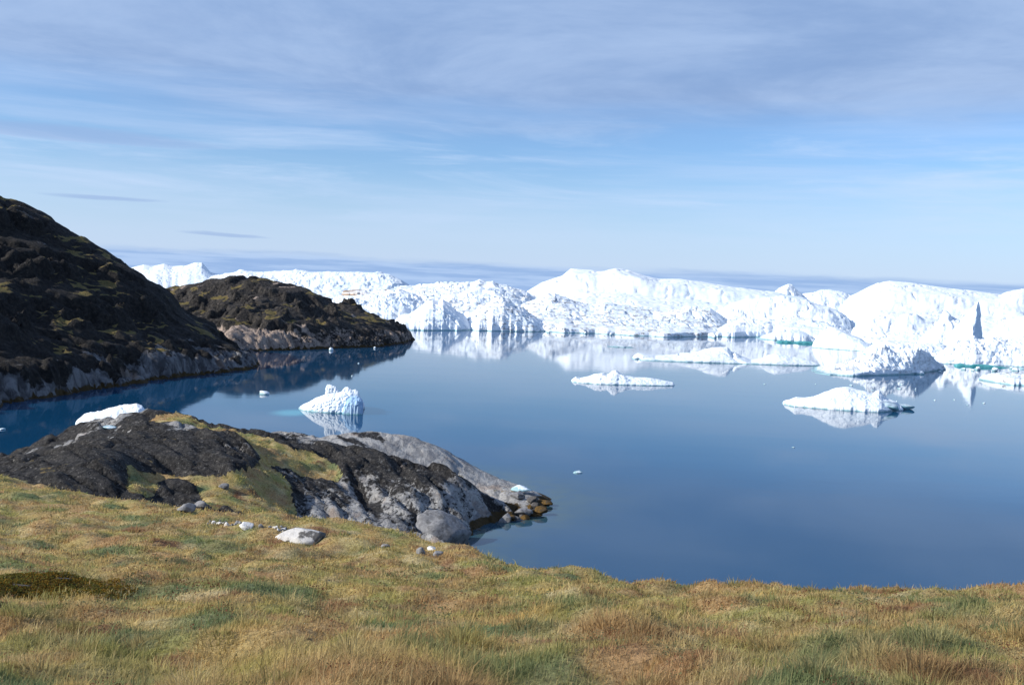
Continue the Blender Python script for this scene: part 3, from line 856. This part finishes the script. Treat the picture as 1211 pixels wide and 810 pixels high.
def spire(parent):
    ring = []
    hs = [0, 4, 8, 12, 16, 20, 24, 27, 29.5, 31.5]
    ys = 570
    a = at(1157, 357, ys); b = at(1162.5, 405, ys)
    zt = a[2]
    V, Qs = [], []
    n = 28
    for i in range(26):
        t = i / 25
        z = zt * t - .5 * (1 - t)
        l_ = 21 * (1 - t) ** .9 + .5        # left flank sweeps down
        r = (b[0] - a[0]) * (1 - t) ** .8 * 1.25 + .35
        dp = 12 * (1 - t) ** 1.1 + .15
        poly = np.array([(-l_, dp * .2), (-.46 * l_, -dp), (-.36 * l_, -dp * .98), (r, dp * .1), (r * .8, dp), (-.5 * l_, dp * .9), (-l_, dp * .2)])
        seg = np.linspace(0, 6, n, endpoint=False)
        for q in seg:
            x = np.interp(q, range(7), poly[:, 0]); y = np.interp(q, range(7), poly[:, 1])
            k = .3 * math.sin(q * 5 + z * .35) * (1 - t)
            V.append((a[0] + x + k, ys + y + k, z))
    V = np.array(V)
    V[:, 0] += 1.3 * fbm(V[:, 1] / 4, V[:, 2] / 4, V[:, 0] / 4, o=3, seed=5) * np.clip((zt - V[:, 2]) / 6, .1, 1)
    V[:, 1] += 1.6 * fbm(V[:, 0] / 4, V[:, 2] / 4, o=3, seed=6) * np.clip((zt - V[:, 2]) / 6, .1, 1)
    Q = [(i * n + j, i * n + (j + 1) % n, (i + 1) * n + (j + 1) % n, (i + 1) * n + j) for i in range(25) for j in range(n)]
    return link('spire', np_mesh('spire', V - np.array(parent.location), np.array(Q)), ICE['bright'], parent)


spire(sp)
# round-backed berg, with its waterline notch
berg('iceberg', [(959, 414), (962, 404), (967, 397), (974, 390), (981, 386.5), (988, 387), (997, 391), (1008, 396), (1018, 400), (1023, 404), (1030, 407), (1040, 417)], 560, [(959, 411), (1000, 414), (1040, 417)], 40, [(-1, 0), (-.97, .3), (-.8, .6), (-.4, .9), (0, 1), (.5, .8), (1, 0)], 'clean', .06, .0, 5, 14, 61, 130, 80,
     'smooth rounded white iceberg with a waterline groove left of the jumbled dirty one', crisp=.6, fine=.1)
berg('iceberg', [(1020, 416), (1032, 407), (1046, 403), (1064, 403), (1082, 405), (1100, 406), (1116, 408), (1130, 417)], 520, [(1020, 420), (1130, 424)], 40, DOME, 'clean', .25, .2, 5, 12, 62, 140, 70, 'low snowy ice shelf between the smooth dome and the spire', crisp=1)
# dirty jumbled berg in the middle right
berg('iceberg', [(957, 444), (961, 437), (968, 434), (982, 432), (1000, 428), (1018, 424), (1028, 417), (1036, 411), (1044, 410), (1050, 409), (1053, 414), (1058, 416), (1066, 413), (1076, 412), (1083, 414), (1089, 412), (1095, 416), (1100, 421), (1106, 427), (1112, 429), (1120, 437)], 378,
     [(957, 444), (1016, 445), (1080, 443), (1120, 437)], 22, [(-1, 0), (-.96, .22), (-.7, .45), (-.4, .7), (0, 1), (.5, .7), (1, 0)], 'soiled', .26, .42, 3.0, 7, 71, 240, 110, 'jumbled dirty iceberg of broken blocks sloping to a low left tongue', crisp=1.1)
# turquoise-footed berg
tq = root('iceberg', at(1165, 430, 440) * [1, 1, 0], 'rough white iceberg with a turquoise waterline below the spire', 'iceberg')
berg('body', [(1100, 432), (1108, 420), (1120, 410), (1130, 404), (1145, 400), (1152, 397), (1158, 402), (1170, 400), (1180, 399), (1190, 404), (1202, 406), (1212, 405), (1235, 400), (1260, 420), (1270, 436)], 470, [(1100, 431), (1127, 431), (1190, 433.5), (1270, 437)], 30, DOME, 'clean', .24, .26, 4, 9, 72, 220, 90, parent=tq, crisp=1)
berg('foot', [(1126, 434), (1129, 431), (1134, 429.5), (1140, 430), (1146, 432.6), (1151, 430.5), (1164, 430.7), (1180, 432.8), (1197, 436)], 437, 2.2, 3, CLIFF, 'teal', .08, 0, 3, 4, 73, 90, 20, parent=tq)
berg('ice_floe', [(1156, 450), (1160, 445), (1170, 442), (1190, 441.5), (1212, 442), (1240, 444), (1262, 452)], 358, [(1156, 449), (1200, 456), (1262, 457)], 12, CLIFF, 'dirty', .3, .25, 2.4, 4, 74, 150, 60, 'flat dark-edged ice floe at the right edge in front of the turquoise waterline', 'ice floe')
# strip floes in front of the central berg
berg('ice_floe', [(744, 428), (750, 420), (755, 417), (764, 419), (775, 422), (790, 420), (810, 418), (825, 416), (838, 412), (848, 410.5), (860, 410.5), (868, 416), (876, 422), (888, 427), (899, 426), (908, 420), (917, 417.5), (926, 419), (938, 422), (950, 424), (960, 428), (972, 433)], 398,
     [(744, 427), (800, 428), (876, 430.5), (972, 433.5)], 18, DOME, 'clean', .2, .12, 3, 7, 81, 300, 70, 'long low white ice floe with two humps lying in front of the wide snowy iceberg', 'ice floe', crisp=.6)
berg('ice_floe', [(712, 411.5), (720, 409.5), (733, 409), (745, 410), (754, 412.5)], 478, 3, 4, CLIFF, 'dirty', .2, .1, 2, 4, 82, 60, 20, 'thin sliver of ice off the dirt-streaked apron', 'ice floe')
tqs = root('ice_floe', at(935, 402, 650) * [1, 1, 0], 'turquoise-edged ice ledge at the water left of the smooth rounded iceberg', 'ice floe')
berg('ledge', [(890, 402), (905, 395), (918, 391), (935, 389), (950, 391), (962, 396), (975, 406)], 700, [(890, 401), (975, 405.8)], 30, CLIFF, 'snow', .1, .1, 8, 10, 83, 90, 30, parent=tqs)
berg('foot', [(916, 405), (920, 402.8), (930, 402.6), (940, 404.6), (946, 403.4), (958, 403.6), (966, 406)], 616, 3, 4, CLIFF, 'teal', .08, 0, 4, 6, 84, 70, 20, parent=tqs)
berg('ice_floe', [(674, 453), (676, 449), (681, 445), (686, 448), (694, 446), (703, 442.5), (712, 441.5), (718, 444.5), (724, 438.5), (728, 437.5), (733, 441), (740, 445), (750, 447), (758, 446.5), (770, 447.5), (782, 450), (790, 451), (798, 452), (799, 456)], 280, [(674, 453), (720, 455), (760, 456), (799, 457)], 8, DOME, 'near', .2, .12, 1.6, 3.5, 85, 220, 70,
     'low white ice floe with a small central peak alone in the open water', 'ice floe', crisp=.3)
# berg at the right in the open water, with its dark undercut end
hb = root('iceberg', at(1000, 485, 235) * [1, 1, 0], 'white humped iceberg with a blue-grey right tip alone in the open water', 'iceberg')
berg('body', [(923, 480), (929, 473), (934, 472.5), (942, 469), (950, 470), (962, 468.5), (974, 464), (984, 460), (994, 457.5), (1004, 457.5), (1014, 460.5), (1024, 463), (1032, 466), (1036, 462), (1040, 461.5), (1046, 469), (1052, 472), (1060, 475), (1070, 484)], 238, [(923, 478), (940, 481), (990, 485), (1040, 488), (1070, 486)], 9,
     [(-1, 0), (-.95, .2), (-.6, .55), (0, 1), (.5, .7), (1, 0)], 'near', .14, .08, 2, 4, 91, 240, 90, parent=hb, crisp=.35)
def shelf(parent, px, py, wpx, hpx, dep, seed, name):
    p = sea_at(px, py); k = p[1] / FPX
    o = lump(name, (0, 0, 0), wpx * k / 2, dep, hpx * k / 2, ICE['tip_ice'], seed, 4, .35, .9, .3)  # lumps in a darker blue-grey ice colour
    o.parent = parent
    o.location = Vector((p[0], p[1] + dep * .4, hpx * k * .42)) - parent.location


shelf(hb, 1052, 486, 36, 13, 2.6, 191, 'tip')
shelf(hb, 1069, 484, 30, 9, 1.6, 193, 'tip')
# berg left of centre: slope at left, two crowns on top, steep shaded right end
pb = root('iceberg', at(392, 487, 190) * [1, 1, 0], 'small white iceberg with a two-pronged crown and a blue shaded right end near the headland', 'iceberg')
berg('body', [(352, 487), (357, 480), (364, 476), (372, 471.5), (380, 468), (388, 465.5), (396, 464), (406, 463), (416, 463.5), (423, 466), (428, 471), (431, 479), (433, 488)], 191, [(352, 485), (375, 487.5), (400, 489), (411, 489), (420, 487), (433, 484)], 5.5,
     [(-1, 0), (-.9, .22), (-.65, .52), (-.3, .82), (0, 1), (.6, .8), (1, 0)], 'near', .09, .07, 1.3, 2.4, 92, 200, 100, parent=pb, crisp=.6)
berg('crown', [(384, 470), (385, 459), (387, 454.5), (390, 454.5), (393, 456.5), (397, 457), (400, 461), (404, 468)], 191.2, .9, 1.0, DOME, 'near', .12, .1, .8, 1.4, 95, 60, 40, parent=pb, crisp=.25)
berg('crown', [(400, 470), (404, 462), (408, 458), (411, 457.3), (414, 459), (417, 461.5), (421, 460.5), (424, 463), (427, 471)], 191, .8, 1.0, DOME, 'near', .12, .1, .8, 1.4, 96, 60, 40, parent=pb, crisp=.25)
berg('shaded_blue_face', [(404, 491), (407, 480), (411, 472), (416, 468.5), (422, 468), (427, 471), (430.5, 477), (431.5, 484), (430, 491)], 188.6, 1.6, 4, [(-1, 0), (-.95, .5), (-.7, .8), (0, 1), (.6, .8), (1, 0)], 'blue', .06, .04, .8, 1.6, 94, 90, 50, parent=pb, crisp=.6)  # blue ice, with the right end's shadow put into its colour
berg('ice_floe', [(88, 503), (92, 496), (100, 490), (108, 487.5), (116, 488), (126, 484), (138, 480.5), (150, 478.5), (162, 477), (168, 479), (172, 485), (180, 500)], 160, [(88, 506), (180, 510)], 5, DOME, 'near', .12, .08, 1.5, 2.5, 93, 130, 60, 'white ice floe showing above the crest of the rock outcrop', 'ice floe', crisp=.2)

def floater(px, py, wpx, hpx, label, seed, mat='near', cat='ice floe', name='ice_floe', group=None):
    p = sea_at(px, py); s = p[1] / FPX
    o = lump(name, (p[0], p[1], .1 * hpx * s), wpx * s / 2, wpx * s / 2.4, hpx * s * .9, ICE[mat], seed, 3, .35, .2)
    return tag(o, label, cat, group)


floater(312, 466, 15, 5, 'small oval white ice floe left of the two-pronged iceberg', 1)
floater(684, 559, 14, 3, 'tiny white ice floe alone in open water below the floe with a central peak', 2)
floater(392, 414.5, 6, 4.5, 'small white ice lump floating against the headland waterline', 3)
floater(2, 508, 9, 3, 'flat white ice piece at the left edge below the hill', 4)
floater(443, 412, 4, 2, 'speck of ice just right of the lump at the headland', 5)
floater(424, 430, 3, 1.6, 'speck of ice on the open water above the two-pronged iceberg', 6)
floater(416, 445, 3, 1.6, 'speck of ice closest above the two-pronged iceberg', 7)
floater(938, 529, 4, 1.2, 'lone speck of ice below the humped iceberg', 8)
rng = np.random.default_rng(15)
for i in range(16):
    bx = rng.uniform(880, 1205); by = rng.uniform(448, 474) + (bx - 900) * .02
    floater(bx, by, rng.uniform(2, 7), rng.uniform(1, 2.4), 'little scrap of brash ice drifting on the open water at the right', 450 + i, 'near', 'ice block', 'ice_block', 'brash ice drifting on the right')
rng = np.random.default_rng(5)
# brash: separate blocks along the foot of the far ice
for i in range(44):
    px = rng.uniform(470, 870) if i < 26 else rng.uniform(1085, 1215)
    if i < 26:
        base = np.interp(px, [470, 585, 731, 875], [391, 390.5, 396, 399.5]) + rng.normal(0, .7)
        w_ = rng.gamma(1.6, 3.0) + 2
        lab = 'small broken ice block along the waterline of the far icebergs left of the dome'
        gr = 'ice blocks along the far waterline'
    else:
        base = np.interp(px, [1085, 1127, 1215], [440, 436, 436]) + abs(rng.normal(0, 1.5))
        w_ = rng.gamma(3, 1.3) + 1.5
        lab = 'small broken ice block floating around the turquoise waterline'
        gr = 'ice blocks around the turquoise iceberg'
    floater(px, base, w_, w_ * rng.uniform(.35, .8), lab, 400 + i, 'dirty' if i % 3 else 'clean', 'ice block', 'ice_block', gr)

# ------------------------------------------------------------------ boulders and stones
def m_stone(name, a, b, spot=0.3):
    n = NT(name)
    v = n.coord()
    f = n.noise(v, 2.5, 7, .7); g = n.noise(v, 1.5, 5, .6)
    c = n.mix(n.ss(f, .35, .65), a, b)
    c = n.mix(n.ss(g, .52, .60, 0, spot), c, (.04, .038, .035))
    n.bsdf(c, .85, n.bump(f, .7, .12), .25)
    return n.m


ST = {'pale': m_stone('pale_stone', (.62, .60, .57), (.48, .46, .43), .85), 'white': m_stone('white_stone', (.72, .71, .69), (.55, .54, .52), .2),
      'grey': m_stone('grey_stone', (.25, .25, .255), (.15, .15, .155), .5), 'dark': m_stone('dark_stone', (.12, .11, .10), (.055, .05, .045), .5),
      'weed': m_stone('weedy_stone', (.13, .075, .018), (.05, .032, .012), .5)}


def stone(px, py, wpx, hpx, mat, label, seed, name='boulder', cat='boulder', group=None, dep=.8, rot=0, d=None):
    p = on_ground(px, py) if d is None else at(px, py, d)
    s = p[1] / FPX
    o = lump(name, (p[0], p[1], p[2] + hpx * s * .12), wpx * s / 2, wpx * s / 2 * dep, hpx * s * .68, ST[mat], seed, 4, .3, .4, .25, rot, wpx < 30)
    return tag(o, label, cat, group)


stone(355, 637, 66, 18, 'pale', 'broad pale boulder with dark patches at the edge of the grass', 11, dep=.6)
stone(517, 641, 80, 46, 'grey', 'large smooth grey slab leaning at the foot of the outcrop beside the cove', 12, dep=.75, d=95)
stone(269, 622, 9, 8, 'white', 'small white stone leftmost of the pale stones in the dip', 13, 'stone', 'stone')
stone(293, 624, 19, 10, 'white', 'whitish stone, largest of the pale stones in the dip beside the pale boulder', 14, 'stone', 'stone')
stone(281, 619, 8, 5, 'grey', 'small grey stone between the two whitish stones in the dip', 15, 'stone', 'stone')
stone(309, 623, 9, 6, 'grey', 'grey stone right of the largest whitish stone in the dip', 16, 'stone', 'stone')
stone(498, 655, 15, 10, 'grey', 'grey stone at the head of the cove, left of the white block', 17, 'stone', 'stone')
stone(511, 651, 12, 9, 'white', 'angular white block wedged between grey stones at the head of the cove', 18, 'stone', 'stone')
stone(517, 658, 20, 9, 'grey', 'rounded grey stone in front of the white block in the cove', 19, 'stone', 'stone')
stone(455, 647, 14, 5, 'grey', 'flat grey stone at the edge of the grass above the cove', 20, 'stone', 'stone')
stone(221, 604, 26, 12, 'grey', 'dark grey stone below the hollow in the outcrop turf', 21, 'stone', 'stone')
stone(238, 598, 16, 8, 'grey', 'smaller grey stone right of the hollow in the outcrop turf', 22, 'stone', 'stone')
stone(266, 577, 16, 8, 'grey', 'grey stone in the turf above the pale stones', 23, 'stone', 'stone')
rg = np.random.default_rng(77)
for i in range(26):
    qx = rg.uniform(245, 350); qy = 619 + (qx - 262) * .11 + rg.normal(0, 2.2)
    stone(qx, qy, rg.uniform(3, 7), rg.uniform(2.5, 5), 'white' if i % 3 == 0 else 'grey', 'pebble scattered among the pale stones in the dip below the outcrop', 500 + i, 'pebble', 'pebble', 'pebbles in the dip below the outcrop')
for i in range(22):
    u_ = rg.uniform(0, 1); qx = np.interp(u_, [0, .4, 1], [572, 600, 640]) + rg.normal(0, 5); qy = np.interp(u_, [0, .4, 1], [636, 622, 600]) + rg.normal(0, 4)
    stone(qx, qy, rg.uniform(6, 15), rg.uniform(4, 8), ('weed', 'dark', 'grey')[i % 3], 'small shore rock among the rubble along the waterline near the outcrop tip', 540 + i, 'shore_rock', 'rock', 'shore rocks along the outcrop tip')
for i, (px, py, w_, h_, m, lab) in enumerate([
    (612, 586, 26, 10, 'grey', 'grey boulder under the ice chunk near the outcrop tip'), (630, 592, 18, 9, 'dark', 'dark boulder right of the ice chunk near the outcrop tip'),
    (645, 594, 20, 7, 'weed', 'brown weedy rock farthest out at the outcrop tip'), (638, 604, 20, 8, 'weed', 'brown weedy rock at the waterline below the dark boulder'),
    (598, 616, 22, 16, 'grey', 'upright grey boulder at the waterline of the outcrop'), (616, 606, 30, 10, 'grey', 'broad grey boulder inshore of the weedy rocks'),
    (622, 615, 14, 8, 'weed', 'small weedy rock right of the upright grey boulder')]):
    p = sea_at(px, py + 2, .3); s = p[1] / FPX
    gz = max(float(ground_z(p[0], p[1])), -.3)
    pp = on_ground(px, py + h_ * .3)
    o = lump('boulder', (pp[0], pp[1], max(pp[2], -.2) + h_ * pp[1] / FPX * .25), w_ * pp[1] / FPX / 2, w_ * pp[1] / FPX / 2 * .8, h_ * pp[1] / FPX * .7, ST[m], 40 + i, 4, .3, .4)
    tag(o, lab, 'boulder')
p = on_ground(616, 582)
tag(lump('ice_chunk', (p[0], p[1], p[2] + .35), 1.4, .9, .45, ICE['near'], 61, 3, .2, .3), 'white chunk of ice stranded on the rocks near the outcrop tip', 'ice chunk')
p = on_ground(128, 507)
tag(lump('ice_chunk', (p[0], p[1], p[2] + .1), .95, .8, .32, ICE['near'], 62, 3, .2, .3), 'white chunk of ice lying on the black rock dome at left', 'ice chunk')
p = on_ground(70, 685)
tag(lump('flat_rock', (p[0], p[1], p[2] + .0), .42, .07, .03, ST['dark'], 64, 4, .3, .3), 'thin grey rock sliver in the dark moss, right of the flat rock edge', 'rock')
p = on_ground(20, 694)
tag(lump('flat_rock', (p[0], p[1], p[2] + .0), .55, .08, .035, ST['dark'], 63, 4, .3, .3), 'low flat grey rock edge in the dark moss at the left', 'rock')

# ------------------------------------------------------------------ water
def m_water():
    n = NT('sea_water')
    v = n.coord()
    big = n.noise(n.coord('Object', (.006, .012, 1)), 1, 4, .55)
    c = n.mix(n.ss(big, .35, .65), (.0035, .048, .114), (.0045, .055, .128))
    # turquoise where ice foot lies under the surface
    for (px, py, sx, sy) in ((345, 488, 5, 7),):
        p = sea_at(px, py)
        mp = n.n('ShaderNodeMapping'); n.set(mp.inputs[0], v)
        mp.inputs['Location'].default_value = (-p[0] / sx, -p[1] / sy, 0); mp.inputs['Scale'].default_value = (1 / sx, 1 / sy, 0)
        ln = n.n('ShaderNodeVectorMath', operation='LENGTH'); n.set(ln.inputs[0], mp.outputs[0])
        c = n.mix(n.ss(ln.outputs['Value'], .2, 1.0, .8, 0), c, (.09, .36, .42))
    sh = n.attr('shallow'); bn = n.noise(v, .35, 5, .6)
    c = n.mix(n.math('MULTIPLY', n.math('POWER', sh, 1.5), n.ss(bn, .35, .6, .5, 1.0)), c, (.045, .085, .085))
    r1 = n.noise(n.coord('Object', (.5, .9, 1)), 1, 3, .5)
    r2 = n.noise(n.coord('Object', (.03, .08, 1)), 1, 3, .5)
    patch = n.ss(n.noise(n.coord('Object', (.008, .022, 1)), 1, 4, .6), .42, .62)
    b = n.bump(n.math('MULTIPLY', r1, patch), .06, .06)
    b = n.bump(r2, .08, .18, b)
    bs = n.bsdf(c, .045, b, .5)
    bs.inputs['IOR'].default_value = 1.333
    return n.m


wx = np.concatenate([[-30000, -3000, -400], np.arange(-110, 60.1, 1.0), [300, 3000, 30000]])
wy = np.concatenate([[-200, 0], np.arange(20, 147, 1.0), [250, 600, 3000, 40000]])
WX, WY = np.meshgrid(wx, wy, indexing='ij')
inside = (WX >= -110) & (WX <= 60) & (WY >= 20) & (WY < 147)
sea_d = np.where(inside, ground_z(WX, WY), -20)
wv = np.stack([WX, WY, WX * 0], -1).reshape(-1, 3)
water = link('water', np_mesh('water', wv, grid_quads(len(wx), len(wy)), {'shallow': sstep(-7, .3, sea_d).ravel()}), m_water())
tag(water, 'calm blue fjord water', kind='structure')

# ------------------------------------------------------------------ light and sky
SUN_EL = math.radians(29)
SUN = Vector((-.91, -.30, 0)).normalized() * math.cos(SUN_EL) + Vector((0, 0, math.sin(SUN_EL)))
sl = bpy.data.lights.new('sun', 'SUN'); sl.energy = 4.2; sl.angle = math.radians(.53); sl.color = (1.0, .95, .87)
so = bpy.data.objects.new('sun', sl); COL.objects.link(so)
so.rotation_euler = SUN.to_track_quat('Z', 'Y').to_euler()
so.location = (-60, -20, 80)

world = bpy.data.worlds.new('World'); S.world = world; world.use_nodes = True
wt = world.node_tree; wt.nodes.clear()
n = NT.__new__(NT); n.t = wt
STR = .10
sky = n.n('ShaderNodeTexSky'); sky.sky_type = 'NISHITA'; sky.sun_disc = False
sky.sun_elevation = SUN_EL; sky.sun_rotation = math.atan2(SUN.x, SUN.y)
sky.air_density = 1.0; sky.dust_density = .6; sky.ozone_density = 1.5
tc = n.coord('Generated')
sp_ = n.n('ShaderNodeSeparateXYZ'); n.set(sp_.inputs[0], tc)
X_, Y_, Z_ = sp_.outputs
zc = n.math('MAXIMUM', Z_, 0.0)
den = n.math('ADD', zc, .06)
cmb = n.n('ShaderNodeCombineXYZ'); n.set(cmb.inputs[0], n.math('DIVIDE', X_, den)); n.set(cmb.inputs[1], n.math('DIVIDE', Y_, den))
pl = cmb.outputs[0]
az = n.math('ARCTAN2', X_, Y_)
ce = n.n('ShaderNodeCombineXYZ'); n.set(ce.inputs[0], az); n.set(ce.inputs[1], n.math('MULTIPLY', zc, 9.0))
ae = ce.outputs[0]
E = lambda r, g, b: (r / STR, g / STR, b / STR)
nA = n.noise(pl, .9, 8, .62, .4)
nB = n.noise(pl, .28, 6, .6)
nC = n.noise(ae, 3.2, 7, .62, .5)
nD = n.noise(ae, 1.3, 5, .55)
tn = n.n('ShaderNodeMix', data_type='RGBA', blend_type='MULTIPLY'); tn.inputs[0].default_value = 1.0; n.set(tn.inputs[6], sky.outputs[0]); n.set(tn.inputs[7], (.67, .86, 1.15))
col = tn.outputs[2]
# pale low haze
col = n.mix(n.ss(zc, .0, .145, .75, 0), col, E(.425, .525, .735))
# thin streaks in the clear band
st = n.math('MULTIPLY', n.ss(nC, .47, .72), n.ss(zc, .03, .10))
col = n.mix(n.math('MULTIPLY', st, .5), col, E(.46, .56, .73))
mk = n.noise(n.coord('Generated', (2.2, 2.2, 30)), 1, 6, .6, .3)
col = n.mix(n.math('MULTIPLY', n.ss(mk, .38, .66), n.ss(zc, .02, .09, 0, .3)), col, E(.46, .545, .72))
for ba, be_, wa, we in ((-.43, .128, .13, .006), (-.40, .0715, .05, .0022), (-.29, .0435, .04, .0018)):
    da = n.math('DIVIDE', n.math('SUBTRACT', az, ba), wa)
    dz_ = n.math('DIVIDE', n.math('SUBTRACT', n.math('ADD', zc, n.math('MULTIPLY', n.math('SUBTRACT', nC, .5), .012)), be_), we)
    q_ = n.math('ADD', n.math('MULTIPLY', da, da), n.math('MULTIPLY', dz_, dz_))
    col = n.mix(n.ss(q_, .1, 1.6, .6, 0), col, E(.23, .33, .54))
# grey-violet upper sheet
ed = n.math('ADD', zc, n.math('MULTIPLY', n.math('SUBTRACT', nD, .5), .11))
sheet = n.ss(ed, .148, .20)
sc_ = n.mix(n.ss(nA, .35, .68), E(.185, .285, .485), E(.285, .39, .585))
sheet = n.math('MULTIPLY', sheet, n.ss(zc, .34, .55, 1, .12))
col = n.mix(n.math('MULTIPLY', sheet, n.ss(nB, .25, .55, .72, .95)), col, sc_)
# blue-grey bank on the horizon
eb = n.math('ADD', zc, n.math('MULTIPLY', n.math('SUBTRACT', n.noise(ae, 5, 6, .6), .5), .022))
bk = n.mix(n.ss(n.noise(n.coord('Generated', (9, 9, 160)), 1, 5), .4, .62), E(.21, .33, .56), E(.31, .43, .64))
col = n.mix(n.ss(eb, .021, .031, .88, 0), col, bk)
bg = n.n('ShaderNodeBackground'); n.set(bg.inputs[0], col); bg.inputs[1].default_value = STR
wo = n.n('ShaderNodeOutputWorld'); wt.links.new(bg.outputs[0], wo.inputs[0])

S.view_settings.view_transform = 'Standard'
S.view_settings.look = 'None'
S.view_settings.exposure = 0.5
S.view_settings.gamma = 1.0
S.render.engine = 'CYCLES'
S.render.resolution_x, S.render.resolution_y = 1024, 684
